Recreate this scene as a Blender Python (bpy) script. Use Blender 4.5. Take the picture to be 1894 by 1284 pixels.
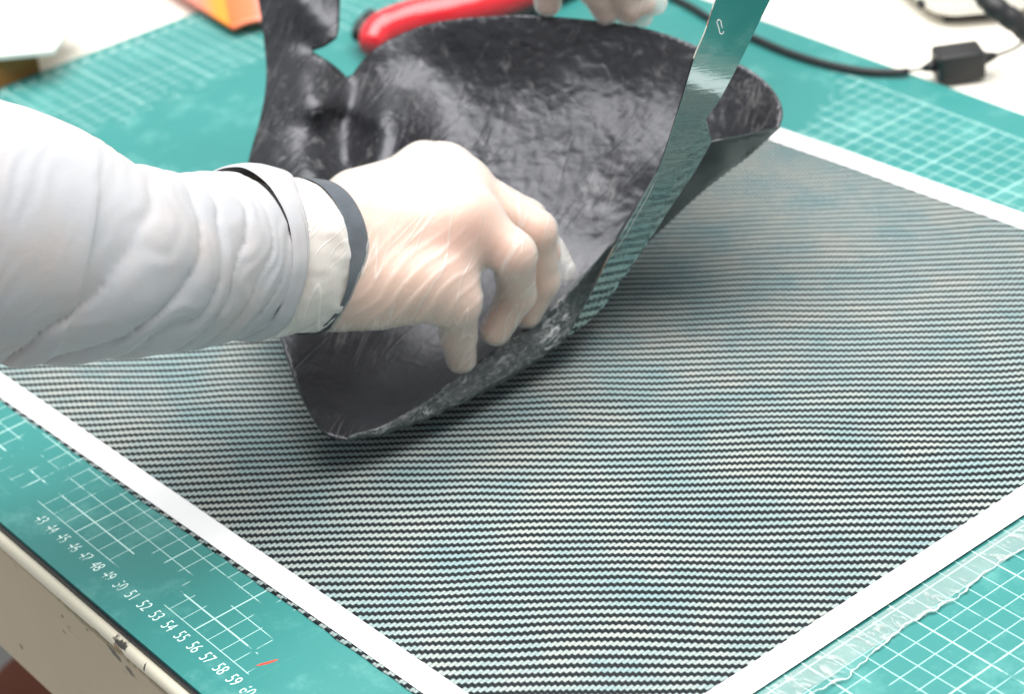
import bpy, bmesh, math, random
import numpy as np
from mathutils import Vector, Matrix
from mathutils.geometry import delaunay_2d_cdt
random.seed(7); rng = np.random.default_rng(7)
for o in list(bpy.data.objects): bpy.data.objects.remove(o)
SC = bpy.context.scene; COL = SC.collection
S = 0.01                                   # all dimensions below are written in centimetres

# ------------------------------------------------------------------ camera
CAM = np.array([125.9153528, -33.14571066, 58.9865235])
ROT = (1.01955464, 9.76083693e-02, 8.86816646e-01)
FPX = 4261.52; W, H = 1894.0, 1284.0
cd = bpy.data.cameras.new('camera'); cam = bpy.data.objects.new('camera', cd); COL.objects.link(cam)
cam.location = CAM * S; cam.rotation_euler = ROT
cd.sensor_width = 36; cd.lens = 36 * FPX / W; cd.clip_start = 0.02; cd.clip_end = 60
cd.dof.use_dof = True; cd.dof.focus_distance = 0.96; cd.dof.aperture_fstop = 9
SC.camera = cam
RM = np.array(cam.rotation_euler.to_matrix())
def P(u, v, z=0.0):
    """world point (cm) at height z seen in direction (u, v)"""
    d = RM @ np.array([(u - W/2)/FPX, -(v - H/2)/FPX, -1.0]); return CAM + (z - CAM[2]) / d[2] * d
def PN(uv, z):
    uv = np.asarray(uv, float); d = np.stack([(uv[:, 0]-W/2)/FPX, -(uv[:, 1]-H/2)/FPX, -np.ones(len(uv))], 1) @ RM.T
    return CAM + ((z - CAM[2]) / d[:, 2])[:, None] * d

# ------------------------------------------------------------------ light
world = bpy.data.worlds.new('World'); SC.world = world; world.use_nodes = True
wb = world.node_tree.nodes['Background']; wb.inputs[0].default_value = (0.93, 0.97, 1.0, 1); wb.inputs[1].default_value = 0.36
SC.view_settings.view_transform = 'Standard'; SC.view_settings.look = 'None'; SC.view_settings.exposure = 0.52; SC.view_settings.gamma = 1
def area(name, loc, target, size, power, col, sy=None):
    l = bpy.data.lights.new(name, 'AREA'); l.energy = power; l.color = col; l.size = size
    if sy: l.shape = 'RECTANGLE'; l.size_y = sy
    o = bpy.data.objects.new(name, l); COL.objects.link(o); o.location = loc
    o.rotation_euler = (Vector(target) - Vector(loc)).to_track_quat('-Z', 'Y').to_euler(); return o
area('ceiling_light', (0.50, 0.36, 1.75), (0.52, 0.28, 0), 2.1, 64, (1, 0.98, 0.95), 1.8)

# ------------------------------------------------------------------ material helpers
class NT:
    def __init__(s, name):
        s.m = bpy.data.materials.new(name); s.m.use_nodes = True; s.t = s.m.node_tree; s.n = s.t.nodes; s.n.clear()
        s.out = s.n.new('ShaderNodeOutputMaterial'); s.b = s.n.new('ShaderNodeBsdfPrincipled'); s.l(s.b.outputs[0], s.out.inputs[0])
        s.co = s.n.new('ShaderNodeTexCoord').outputs['Object']
    def l(s, a, b): s.t.links.new(a, b)
    def put(s, sock, v):
        if isinstance(v, bpy.types.NodeSocket): s.l(v, sock)
        elif v is not None:
            try: sock.default_value = v
            except Exception: sock.default_value = (*v, 1) if len(v) == 3 else v
    def M(s, op, a, b=None, c=None, clamp=False):
        n = s.n.new('ShaderNodeMath'); n.operation = op; n.use_clamp = clamp
        for i, v in enumerate((a, b, c)): s.put(n.inputs[i], v)
        return n.outputs[0]
    def noise(s, scale, detail=3, rough=.5, vec=None, dist=0, out=0):
        n = s.n.new('ShaderNodeTexNoise'); s.put(n.inputs['Vector'], vec or s.co); n.inputs['Scale'].default_value = scale
        n.inputs['Detail'].default_value = detail; n.inputs['Roughness'].default_value = rough; n.inputs['Distortion'].default_value = dist; return n.outputs[out]
    def map(s, scale=(1, 1, 1), rot=(0, 0, 0), loc=(0, 0, 0), vec=None):
        n = s.n.new('ShaderNodeMapping'); s.put(n.inputs['Vector'], vec or s.co); n.inputs['Scale'].default_value = scale
        n.inputs['Rotation'].default_value = rot; n.inputs['Location'].default_value = loc; return n.outputs[0]
    def ramp(s, f, pts):
        n = s.n.new('ShaderNodeValToRGB'); s.put(n.inputs[0], f); e = n.color_ramp.elements
        while len(e) < len(pts): e.new(0.5)
        for el, (p, c) in zip(e, pts): el.position = p; el.color = (c, c, c, 1) if np.isscalar(c) else (*c, 1)
        return n.outputs[0]
    def mix(s, f, a, b):
        n = s.n.new('ShaderNodeMix'); n.data_type = 'RGBA'; s.put(n.inputs[0], f); s.put(n.inputs[6], a); s.put(n.inputs[7], b); return n.outputs[2]
    def xyz(s, v=None):
        n = s.n.new('ShaderNodeSeparateXYZ'); s.l(v or s.co, n.inputs[0]); return n.outputs
    def comb(s, x, y, z=0.0):
        n = s.n.new('ShaderNodeCombineXYZ'); s.put(n.inputs[0], x); s.put(n.inputs[1], y); s.put(n.inputs[2], z); return n.outputs[0]
    def dot(s, v):
        q = s.n.new('ShaderNodeVectorMath'); q.operation = 'DOT_PRODUCT'; s.l(s.co, q.inputs[0]); q.inputs[1].default_value = [float(a) for a in v]; return q.outputs['Value']
    def lines(s, along, across, fa, fc, w, dist=.6, off=0.0):
        """thin irregular lines running along a direction"""
        n = s.noise(1, 2, .5, vec=s.comb(s.M('MULTIPLY', s.dot(along), fa), s.M('MULTIPLY', s.dot(across), fc), off), dist=dist)
        return s.ramp(s.M('ABSOLUTE', s.M('SUBTRACT', n, .5)), [(0, 1), (w, 0)])
    def bump(s, h, dist, strength=1.0, normal=None):
        n = s.n.new('ShaderNodeBump'); s.put(n.inputs['Height'], h); n.inputs['Distance'].default_value = dist; n.inputs['Strength'].default_value = strength
        if normal: s.l(normal, n.inputs['Normal'])
        return n.outputs[0]
    def set(s, **k):
        for key, v in k.items(): s.put(s.b.inputs[key.replace('_', ' ')], v)
        return s.m
    def through(s, fac):
        """blend the surface with plain transparency by fac (1 = solid)"""
        t = s.n.new('ShaderNodeBsdfTransparent'); m = s.n.new('ShaderNodeMixShader')
        s.put(m.inputs[0], fac); s.l(t.outputs[0], m.inputs[1]); s.l(s.b.outputs[0], m.inputs[2]); s.l(m.outputs[0], s.out.inputs[0]); return s.m

def simple(name, col, rough=.5, var=.08, scale=40, bump=0.0, bscale=300, **k):
    t = NT(name); n = t.noise(scale, 4, .6)
    c2 = tuple(max(0, c*(1-var*2)) for c in col); c1 = tuple(min(1, c*(1+var)) for c in col)
    kw = dict(Base_Color=t.mix(n, c2, c1), Roughness=t.M('ADD', t.M('MULTIPLY', t.noise(scale*2.3, 3), .15), rough-.07))
    if bump: kw['Normal'] = t.bump(t.noise(bscale, 4, .6), bump)
    kw.update(k); return t.set(**kw)

# cutting mat: teal vinyl with printed centimetre grid, worn off in patches
def mat_cutting():
    t = NT('cutting_mat_vinyl'); X, Y, Z = t.xyz(); x = t.M('MULTIPLY', X, 100.0); y = t.M('MULTIPLY', Y, 100.0)
    def near(v, per, off, w):
        q = t.M('ABSOLUTE', t.M('SUBTRACT', t.M('FRACT', t.M('ADD', t.M('DIVIDE', t.M('SUBTRACT', v, off), per), .5)), .5))
        return t.M('LESS_THAN', t.M('MULTIPLY', q, per), w)
    line = t.M('MAXIMUM', t.M('MAXIMUM', near(x, 1, 0, .018), near(y, 1, 0, .018)), t.M('MAXIMUM', near(x, 5, 0, .034), near(y, 5, 1, .034)))
    inb = t.M('MULTIPLY', t.M('MULTIPLY', t.M('GREATER_THAN', x, -.03), t.M('GREATER_THAN', y, -.04)), t.M('MULTIPLY', t.M('LESS_THAN', y, 56.04), t.M('LESS_THAN', x, 90.05)))
    def blob(cx, cy, rx, ry, a):
        d = t.M('SQRT', t.M('ADD', t.M('POWER', t.M('DIVIDE', t.M('SUBTRACT', x, cx), rx), 2.0), t.M('POWER', t.M('DIVIDE', t.M('SUBTRACT', y, cy), ry), 2.0)))
        return t.M('MULTIPLY', t.M('SUBTRACT', 1.0, t.M('SMOOTH_MIN', d, 1.0, .3), clamp=True), a)
    wear = t.noise(55, 6, .65)
    for b in ((63.0, 1.6, 4.6, 3.0, 2.6), (50.6, .5, 2.3, 1.5, .9), (53.2, 2.2, 1.6, 1.0, 1.0), (58.2, 2.9, 2.6, .95, 2.4), (53.6, 1.9, 1.2, .8, 1.2), (38.5, 1.0, 6.5, 5, .25), (81.0, 16.0, 4.0, 2.3, 2.2), (84.0, 12.2, 1.6, 1.1, 1.4), (22, 33, 13, 30, 4.0), (34, 48, 8, 11, 1.6)):
        wear = t.M('ADD', wear, blob(*b))
    keep = t.ramp(wear, [(.60, 1), (.68, 0)])
    col = t.mix(t.noise(7, 5, .65), (0.030, 0.185, 0.172), (0.048, 0.268, 0.255))
    col = t.mix(t.ramp(t.noise(26, 6, .7), [(.52, 0), (.74, .42)]), col, (.22, .52, .48))
    arm_shade = t.M('ADD', blob(51.5, 2.2, 5.5, 3.0, .35), blob(48.5, 1.0, 4.5, 3, .1))  # soft shadow of the arm and hand, painted into the mat colour
    col = t.mix(t.M('MULTIPLY', arm_shade, t.noise(20, 3)), col, (.05, .12, .085))
    col = t.mix(t.M('MULTIPLY', t.M('MULTIPLY', line, inb), t.M('MULTIPLY', keep, .80)), col, (.62, .86, .82))
    r = t.M('ADD', t.M('MULTIPLY', t.noise(30, 4), .22), .26)
    bp = t.M('ADD', t.noise(900, 2), t.M('MULTIPLY', t.ramp(t.noise(1, 4, .6, vec=t.map((240, 12, 1), (0, 0, .7))), [(.68, 0), (.72, 1)]), -.5))
    return t.set(Base_Color=col, Roughness=r, Normal=t.bump(bp, .00012, .6), Specular_IOR_Level=.38)

# carbon-look fabric: 2/2 twill of black and silver tows
def mat_weave():
    t = NT('twill_weave'); X, Y, Z = t.xyz(); c = 0.183
    n1 = t.noise(6.5, 2, .5, out=1); sx = t.xyz(n1); n2 = t.noise(30, 2, .5, out=1); s2 = t.xyz(n2)
    x = t.M('DIVIDE', t.M('ADD', t.M('MULTIPLY', X, 100.0), t.M('ADD', t.M('MULTIPLY', sx[0], 1.15), t.M('MULTIPLY', s2[0], .16))), c)
    y = t.M('DIVIDE', t.M('ADD', t.M('MULTIPLY', Y, 100.0), t.M('ADD', t.M('MULTIPLY', sx[1], 1.15), t.M('MULTIPLY', s2[1], .16))), c)
    i = t.M('FLOOR', x); j = t.M('FLOOR', y); m = t.M('FLOORED_MODULO', t.M('SUBTRACT', i, j), 4.0)
    light = t.M('LESS_THAN', m, 1.9)
    fx = t.M('FRACT', x); fy = t.M('FRACT', y)
    hx = t.M('POWER', t.M('SINE', t.M('MULTIPLY', fx, math.pi)), .6); hy = t.M('POWER', t.M('SINE', t.M('MULTIPLY', fy, math.pi)), .6)
    mh = t.n.new('ShaderNodeMix'); t.put(mh.inputs[0], light); t.put(mh.inputs[2], hy); t.put(mh.inputs[3], hx); h = mh.outputs[0]
    fib = t.noise(1, 2, .6, vec=t.map((900, 5000, 100))); fib2 = t.noise(1, 2, .6, vec=t.map((5000, 900, 100)))
    tint = t.noise(1, 1, .5, vec=t.comb(i, t.M('MULTIPLY', j, .3)))
    lc = t.mix(t.ramp(t.noise(26, 4, .65), [(.36, 0), (.64, 1)]), (.21, .33, .345), (.40, .42, .385)); lc = t.mix(t.M('MULTIPLY', tint, .5), lc, (.46, .54, .54))  # teal and warm patches put a soft sheen into the pale tow colour
    dc = t.mix(t.noise(45, 3), (.009, .013, .016), (.026, .026, .030))
    col = t.mix(light, dc, lc); col = t.mix(t.M('MULTIPLY', t.M('SUBTRACT', 1.0, h), .55), col, (.03, .05, .05))  # tow edges dimmed: shade of the grooves put into the colour
    return t.set(Base_Color=col, Roughness=t.M('ADD', .50, t.M('MULTIPLY', fib, .15)), Specular_IOR_Level=.08, Normal=t.bump(h, .00035, .55))

def mat_shell_inner():
    t = NT('carbon_shell_inner'); v = t.n.new('ShaderNodeTexVoronoi'); v.feature = 'DISTANCE_TO_EDGE'; v.inputs['Scale'].default_value = 42
    wrp = t.n.new('ShaderNodeVectorMath'); wrp.operation = 'ADD'; t.l(t.co, wrp.inputs[0]); nz = t.noise(18, 4, .6, out=1)
    sc = t.n.new('ShaderNodeVectorMath'); sc.operation = 'SCALE'; t.l(nz, sc.inputs[0]); sc.inputs['Scale'].default_value = .07; t.l(sc.outputs[0], wrp.inputs[1]); t.l(wrp.outputs[0], v.inputs['Vector'])
    crack = t.ramp(v.outputs['Distance'], [(0, 0), (.16, 1)])
    cmask = t.ramp(t.noise(9, 2), [(.42, 0), (.58, 1)])
    streak = t.noise(1, 6, .62, vec=t.map((26, 26, 95), (.5, .6, .3)), dist=.8)
    def dot(v):
        q = t.n.new('ShaderNodeVectorMath'); q.operation = 'DOT_PRODUCT'; t.l(t.co, q.inputs[0]); q.inputs[1].default_value = v; return q.outputs['Value']
    e1 = [float(a) for a in RM[:, 0]*.64+RM[:, 1]*.77]; e2_ = [float(a) for a in RM[:, 0]*.77-RM[:, 1]*.64]
    cr1 = t.noise(1, 3, .5, vec=t.comb(t.M('MULTIPLY', dot(e1), 9.0), t.M('MULTIPLY', dot(e2_), 42.0)), dist=.9)
    crv = t.ramp(t.M('ABSOLUTE', t.M('SUBTRACT', cr1, .5)), [(0, 0), (.035, 1)])
    sc1 = t.M('MULTIPLY', t.lines(RM[:, 1]*.93+RM[:, 0]*.36, RM[:, 0]*.93-RM[:, 1]*.36, 28.0, 210.0, .03, .9), t.ramp(t.noise(16, 3), [(.50, 0), (.62, 1)]))
    hz = t.ramp(t.M('MULTIPLY', t.xyz()[2], 10.0), [(.13, .5), (.24, 1)])
    h = t.M('MULTIPLY', hz, t.M('ADD', t.M('MULTIPLY', streak, .55), t.M('ADD', t.M('MULTIPLY', t.M('MULTIPLY', crack, cmask), .22), t.M('ADD', t.M('MULTIPLY', t.noise(160, 5, .65), .40), t.M('MULTIPLY', crv, .16)))))
    fl = t.ramp(t.noise(120, 6, .72, dist=.5), [(.56, 0), (.70, 1)]); fm = t.ramp(t.noise(10, 3, .6), [(.45, 0), (.62, 1)])
    col = t.mix(t.noise(14, 5, .6), (.005, .006, .007), (.018, .018, .022)); col = t.mix(t.M('MAXIMUM', t.M('MULTIPLY', t.M('MULTIPLY', fl, fm), .42), t.M('MULTIPLY', sc1, .22)), col, (.34, .33, .33))
    r = t.M('ADD', .27, t.M('MULTIPLY', t.noise(70, 4), .22))
    return t.set(Base_Color=col, Roughness=r, Normal=t.bump(h, .0016, .75), Specular_IOR_Level=.70, Specular_Tint=(.90, .92, 1.0, 1))
def mat_shell_outer():
    t = NT('carbon_shell_outer'); fl = t.ramp(t.noise(340, 6, .78, dist=.4), [(.50, 0), (.70, 1)]); ra = RM[:, 0]*.87+RM[:, 1]*.50; rb = RM[:, 0]*-.5+RM[:, 1]*.87; ln = t.M('MAXIMUM', t.lines(ra, rb, 60.0, 260.0, .03, 1.0), t.lines(ra, rb, 45.0, 90.0, .015, 2.0, 5.0))
    fl = t.M('MAXIMUM', t.M('MULTIPLY', fl, .35), t.M('MULTIPLY', ln, t.ramp(t.noise(45, 3), [(.42, .1), (.62, 1)]))); x = t.xyz()
    low = t.ramp(t.M('MULTIPLY', x[2], 20.0), [(.72, 1), (.95, 0)])
    col = t.mix(t.M('MULTIPLY', t.M('MULTIPLY', fl, low), .75), (.016, .026, .026), (.55, .56, .57))
    h = t.M('ADD', t.M('MULTIPLY', t.noise(130, 5, .65), .5), t.M('MULTIPLY', t.M('MULTIPLY', ln, low), .5))
    return t.set(Base_Color=col, Roughness=t.M('ADD', .24, t.M('MULTIPLY', t.noise(60, 3), .15)), Normal=t.bump(h, .0009, .5), Specular_IOR_Level=.7)
def mat_skin():
    t = NT('skin'); c = t.mix(t.noise(45, 4, .6), (.52, .32, .235), (.64, .44, .34)); c = t.mix(t.ramp(t.noise(22, 3), [(.52, 0), (.7, .5)]), c, (.62, .30, .23))
    return t.set(Base_Color=c, Roughness=.5, Subsurface_Weight=.25, Subsurface_Radius=(.012, .005, .003), Subsurface_Scale=.6, Normal=t.bump(t.noise(420, 4), .0003, .5))
def mat_glove(name, solid=.50, wr=.0012):
    t = NT(name); lw = t.n.new('ShaderNodeLayerWeight'); lw.inputs[0].default_value = .35
    wn = t.noise(1, 2, .5, vec=t.map((20, 60, 45), (.2, .5, .4)), dist=.4)
    la = RM[:, 0]*.66+RM[:, 1]*.75; lb = RM[:, 0]*.75-RM[:, 1]*.66
    ln = t.lines(la, lb, 14.0, 95.0, .035); l2 = t.lines(RM[:, 1]*.96+RM[:, 0]*.25, RM[:, 0]*.96-RM[:, 1]*.25, 9.0, 60.0, .014, .5, 3.0)
    ln = t.M('MULTIPLY', ln, t.ramp(t.noise(26, 2), [(.44, 0), (.58, 1)])); ln = t.M('MAXIMUM', ln, l2)
    f = t.M('ADD', t.M('ADD', solid, t.M('MULTIPLY', lw.outputs['Facing'], .50)), t.M('MULTIPLY', ln, .20), clamp=True)
    h = t.M('ADD', wn, t.M('MULTIPLY', ln, .5))
    t.set(Base_Color=(.86, .84, .80), Roughness=.20, Normal=t.bump(h, wr, .5), Specular_IOR_Level=.6)
    return t.through(f)
def mat_sleeve():
    t = NT('sleeve_fabric'); k = t.noise(1, 2, .5, vec=t.map((1500, 1500, 1500)))
    c = t.mix(t.noise(14, 3), (.34, .35, .375), (.43, .43, .45)); c = t.mix(t.ramp(t.noise(17, 4, .6), [(.48, 0), (.68, .5)]), c, (.45, .37, .33))
    h = t.M('ADD', t.M('MULTIPLY', k, .12), t.noise(38, 4, .55))
    return t.set(Base_Color=c, Roughness=.82, Normal=t.bump(h, .0012, .5), Sheen_Weight=.3, Sheen_Roughness=.4)
def mat_steel():
    t = NT('polished_steel'); s = t.noise(1, 4, .6, vec=t.map((30, 30, 600), (.3, .5, .2)))
    h = t.M('ADD', t.M('MULTIPLY', s, .25), t.noise(60, 4, .6))
    return t.set(Base_Color=(.26, .335, .325), Metallic=1.0, Roughness=t.M('ADD', .02, t.M('MULTIPLY', s, .05)), Normal=t.bump(h, .0004, .10))
def mat_table(name, base, stains=()):
    t = NT(name); X, Y, Z = t.xyz(); x = t.M('MULTIPLY', X, 100.0); y = t.M('MULTIPLY', Y, 100.0); z = t.M('MULTIPLY', Z, 100.0)
    c = t.mix(t.noise(18, 5, .6), tuple(v*.86 for v in base), base)
    c = t.mix(t.ramp(t.noise(1, 4, .6, vec=t.map((30, 90, 140)), dist=1), [(.66, 0), (.73, .6)]), c, tuple(v*.45 for v in base))
    for (cx, cz, rx, rz, col, a, sh) in stains:
        xx = t.M('SUBTRACT', t.M('SUBTRACT', x, cx), t.M('MULTIPLY', t.M('SUBTRACT', z, cz), sh))
        d = t.M('SQRT', t.M('ADD', t.M('POWER', t.M('DIVIDE', xx, rx), 2.0), t.M('POWER', t.M('DIVIDE', t.M('SUBTRACT', z, cz), rz), 2.0)))
        f = t.M('ADD', t.M('SUBTRACT', 1.0, d), t.M('MULTIPLY', t.M('SUBTRACT', t.noise(170, 6, .75), .5), 2.6))
        c = t.mix(t.M('MULTIPLY', t.ramp(f, [(.28, 0), (.55, 1)]), a), c, col)
    return t.set(Base_Color=c, Roughness=.45, Normal=t.bump(t.noise(220, 4), .0003, .5))
M_mat = mat_cutting(); M_weave = mat_weave(); M_in = mat_shell_inner(); M_out = mat_shell_outer(); M_skin = mat_skin()
M_glove = mat_glove('thin_vinyl_glove', .16, .0009); M_cuff = mat_glove('crinkled_glove_cuff', .50, .0012); M_sleeve = mat_sleeve(); M_steel = mat_steel()
M_tape = simple('white_paper_tape', (.86, .86, .87), .6, .03, 30, .0002, 500)
M_black = simple('black_rubber', (.018, .018, .02), .45, .2, 60, .0002, 900)
M_redp = simple('red_plastic', (.70, .018, .03), .22, .06, 30, Coat_Weight=.5)
M_band = simple('dark_grey_band', (.10, .115, .135), .35, .25, 60, .0006, 120)
M_white = simple('white_plastic', (.86, .85, .80), .4, .03, 30)
M_brown = simple('brown_wood', (.32, .13, .025), .6, .25, 60, .0006, 200)

# ------------------------------------------------------------------ mesh helpers
def link(name, verts, faces, mat, parent=None, smooth=True, mats=None, fm=None):
    me = bpy.data.meshes.new(name); me.from_pydata([tuple(v) for v in np.asarray(verts, float) * S], [], [tuple(int(i) for i in f) for f in faces]); me.update()
    for m in (mats or [mat]): me.materials.append(m)
    if smooth: me.polygons.foreach_set('use_smooth', [True] * len(me.polygons))
    if fm is not None: me.polygons.foreach_set('material_index', list(fm))
    o = bpy.data.objects.new(name, me); COL.objects.link(o)
    if parent: o.parent = parent
    return o
def tag(o, label=None, cat=None, group=None, kind=None):
    for k, v in (('label', label), ('category', cat), ('group', group), ('kind', kind)):
        if v: o[k] = v
    return o
def empty(name, label, cat, group=None):
    o = bpy.data.objects.new(name, None); COL.objects.link(o); o.empty_display_size = .02; return tag(o, label, cat, group)
def fix(o):
    bm = bmesh.new(); bm.from_mesh(o.data); bmesh.ops.recalc_face_normals(bm, faces=bm.faces); bm.to_mesh(o.data); bm.free(); return o
def bevel(o, w, seg=3):
    m = o.modifiers.new('bevel', 'BEVEL'); m.width = w * S; m.segments = seg; m.limit_method = 'ANGLE'; return o
def slab(name, poly, z0, z1, mat, parent=None, bev=0, smooth=False):
    n = len(poly); V = [(x, y, z0) for x, y in poly] + [(x, y, z1) for x, y in poly]
    F = [list(range(n))[::-1], list(range(n, 2*n))] + [[i, (i+1) % n, n+(i+1) % n, n+i] for i in range(n)]
    o = fix(link(name, V, F, mat, parent, smooth))
    if bev: bevel(o, bev)
    return o
def cr(pts, n=8, closed=False):
    """Catmull-Rom through the points"""
    p = np.asarray(pts, float); k = len(p); out = []
    rngi = range(k if closed else k-1)
    for i in rngi:
        if closed: a, b, c, d = p[(i-1) % k], p[i], p[(i+1) % k], p[(i+2) % k]
        else: a, b, c, d = p[max(i-1, 0)], p[i], p[i+1], p[min(i+2, k-1)]
        for t in np.linspace(0, 1, n, endpoint=False):
            out.append(.5*((2*b) + (-a+c)*t + (2*a-5*b+4*c-d)*t*t + (-a+3*b-3*c+d)*t**3))
    if not closed: out.append(p[-1])
    return np.array(out)
def resample(p, step, closed=False):
    q = np.vstack([p, p[:1]]) if closed else p
    s = np.r_[0, np.cumsum(np.linalg.norm(np.diff(q[:, :2], axis=0), axis=1))]; n = max(2, int(s[-1]/step))
    t = np.linspace(0, s[-1], n, endpoint=not closed); return np.stack([np.interp(t, s, q[:, i]) for i in range(q.shape[1])], 1)
def tube(name, path, rad, mat, parent=None, seg=14, cap=True):
    p = np.asarray(path, float); n = len(p); rad = np.broadcast_to(np.asarray(rad, float), (n,)) if np.ndim(rad) < 1 else np.asarray(rad, float)
    T = np.gradient(p, axis=0); T /= np.linalg.norm(T, axis=1)[:, None] + 1e-9
    up = np.array([0, 0, 1.]); 
    if abs(T[0] @ up) > .9: up = np.array([1., 0, 0])
    V = []; A = up - (up @ T[0]) * T[0]
    for i in range(n):
        A = A - (A @ T[i]) * T[i]; A /= np.linalg.norm(A); B = np.cross(T[i], A)
        for k in range(seg):
            a = 2*math.pi*k/seg; V.append(p[i] + rad[i]*(math.cos(a)*A + math.sin(a)*B))
    F = [[i*seg+k, i*seg+(k+1) % seg, (i+1)*seg+(k+1) % seg, (i+1)*seg+k] for i in range(n-1) for k in range(seg)]
    if cap: F += [list(range(seg))[::-1], [(n-1)*seg+k for k in range(seg)]]
    return link(name, V, F, mat, parent)
def vnoise(p, seed=0):
    """smooth value noise in -1..1 at points p (N,3)"""
    r = np.random.default_rng(seed).uniform(-1, 1, 32768); q = np.floor(p).astype(np.int64); f = p - q; f = f*f*(3-2*f); out = 0
    for dx in (0, 1):
        for dy in (0, 1):
            for dz in (0, 1):
                h = ((q[..., 0]+dx)*73856093 ^ (q[..., 1]+dy)*19349663 ^ (q[..., 2]+dz)*83492791) & 32767
                out = out + r[h] * (f[..., 0] if dx else 1-f[..., 0]) * (f[..., 1] if dy else 1-f[..., 1]) * (f[..., 2] if dz else 1-f[..., 2])
    return out
def fbm(p, sc, seed=0, o=3): return sum(vnoise(p*sc*2**i, seed+i)*.5**i for i in range(o))

# implicit surfaces (round cones, smooth union) and naive surface nets
def rcone(X, a, b, ra, rb):
    a = np.asarray(a); b = np.asarray(b); ab = b-a; t = np.clip(((X-a) @ ab)/(ab @ ab), 0, 1)
    return np.linalg.norm(X-a-t[..., None]*ab, axis=-1) - (ra+(rb-ra)*t)
def smin(a, b, k): h = np.maximum(k-np.abs(a-b), 0)/k; return np.minimum(a, b) - h*h*k*.25
def nets(f, lo, hi, res):
    ax = [np.arange(lo[i], hi[i]+res, res) for i in range(3)]; g = np.stack(np.meshgrid(*ax, indexing='ij'), -1)
    st = 5; axc = [np.arange(lo[i]-res, hi[i]+res*(st+2), res*st) for i in range(3)]; gc = np.stack(np.meshgrid(*axc, indexing='ij'), -1)
    Vc = f(gc.reshape(-1, 3)).reshape(gc.shape[:3]); ii = np.clip(np.rint((g-gc[0, 0, 0])/(res*st)).astype(int), 0, np.array(Vc.shape)-1)
    V = Vc[ii[..., 0], ii[..., 1], ii[..., 2]].astype(float); m_ = np.abs(V) < res*st*1.3+.12; V[m_] = f(g[m_]); ins = V < 0
    sh = [n-1 for n in V.shape]; acc = np.zeros(sh+[3]); cnt = np.zeros(sh)
    cor = [(i, j, k) for i in (0, 1) for j in (0, 1) for k in (0, 1)]
    sl = lambda c: tuple(slice(c[i], sh[i]+c[i]) for i in range(3))
    for ca in cor:
        for axx in range(3):
            if ca[axx]: continue
            cb = list(ca); cb[axx] = 1; va = V[sl(ca)]; vb = V[sl(cb)]; m = (va < 0) != (vb < 0)
            t = np.where(m, va/(va-vb+1e-12), 0); pt = np.zeros(sh+[3]); pt += np.array(ca, float); pt[..., axx] += t
            acc += pt*m[..., None]; cnt += m
    act = cnt > 0; idx = -np.ones(sh, int); idx[act] = np.arange(act.sum())
    base = np.argwhere(act); verts = np.array(lo) + (base + acc[act]/cnt[act][:, None])*res
    F = []
    for axx in range(3):
        s0 = [slice(None)]*3; s1 = [slice(None)]*3; s0[axx] = slice(0, -1); s1[axx] = slice(1, None)
        m = ins[tuple(s0)] != ins[tuple(s1)]; e = np.argwhere(m); b, c = [k for k in range(3) if k != axx]
        e = e[(e[:, b] > 0) & (e[:, c] > 0) & (e[:, b] < V.shape[b]-1) & (e[:, c] < V.shape[c]-1)]
        def I(db, dc):
            q = e.copy(); q[:, b] -= db; q[:, c] -= dc; return idx[q[:, 0], q[:, 1], q[:, 2]]
        q = np.stack([I(1, 1), I(0, 1), I(0, 0), I(1, 0)], 1); flip = ins[e[:, 0], e[:, 1], e[:, 2]] ^ (axx == 1)
        q[~flip] = q[~flip][:, ::-1]; F.append(q)
    return verts, np.vstack(F)

# ================================================================== THE SETTING
# floor far below, the table, the cutting mat
fl = link('floor', [(-600, -600, -76), (600, -600, -76), (600, 600, -76), (-600, 600, -76)], [(0, 1, 2, 3)], simple('grey_floor', (.50, .50, .49), .5, .06, 6), smooth=False)
tag(fl, 'pale grey floor far below the table edge', None, None, 'structure')
table = empty('work_table', 'cream work table with a rounded front edge, stained and chipped near the cutting mat', 'table')
M_tab = mat_table('cream_laminate', (.90, .86, .77))
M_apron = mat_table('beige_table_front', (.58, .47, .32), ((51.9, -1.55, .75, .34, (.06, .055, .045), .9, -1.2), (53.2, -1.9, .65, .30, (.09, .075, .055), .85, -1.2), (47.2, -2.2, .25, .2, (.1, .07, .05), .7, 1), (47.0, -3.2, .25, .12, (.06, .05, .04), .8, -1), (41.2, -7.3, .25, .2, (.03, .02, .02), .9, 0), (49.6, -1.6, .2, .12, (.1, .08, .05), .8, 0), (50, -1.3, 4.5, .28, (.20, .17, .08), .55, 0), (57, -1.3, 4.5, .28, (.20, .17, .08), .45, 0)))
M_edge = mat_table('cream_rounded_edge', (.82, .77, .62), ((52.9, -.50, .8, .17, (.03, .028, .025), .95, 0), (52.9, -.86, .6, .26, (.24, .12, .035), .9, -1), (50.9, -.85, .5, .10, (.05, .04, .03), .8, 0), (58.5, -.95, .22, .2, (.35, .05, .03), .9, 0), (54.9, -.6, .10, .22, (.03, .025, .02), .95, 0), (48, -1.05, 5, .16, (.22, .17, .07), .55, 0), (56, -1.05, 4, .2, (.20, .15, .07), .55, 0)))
slab('tabletop', [(-160, -1.98), (190, -1.98), (190, 160), (-160, 160)], -2.6, -.36, M_tab, table)
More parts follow.
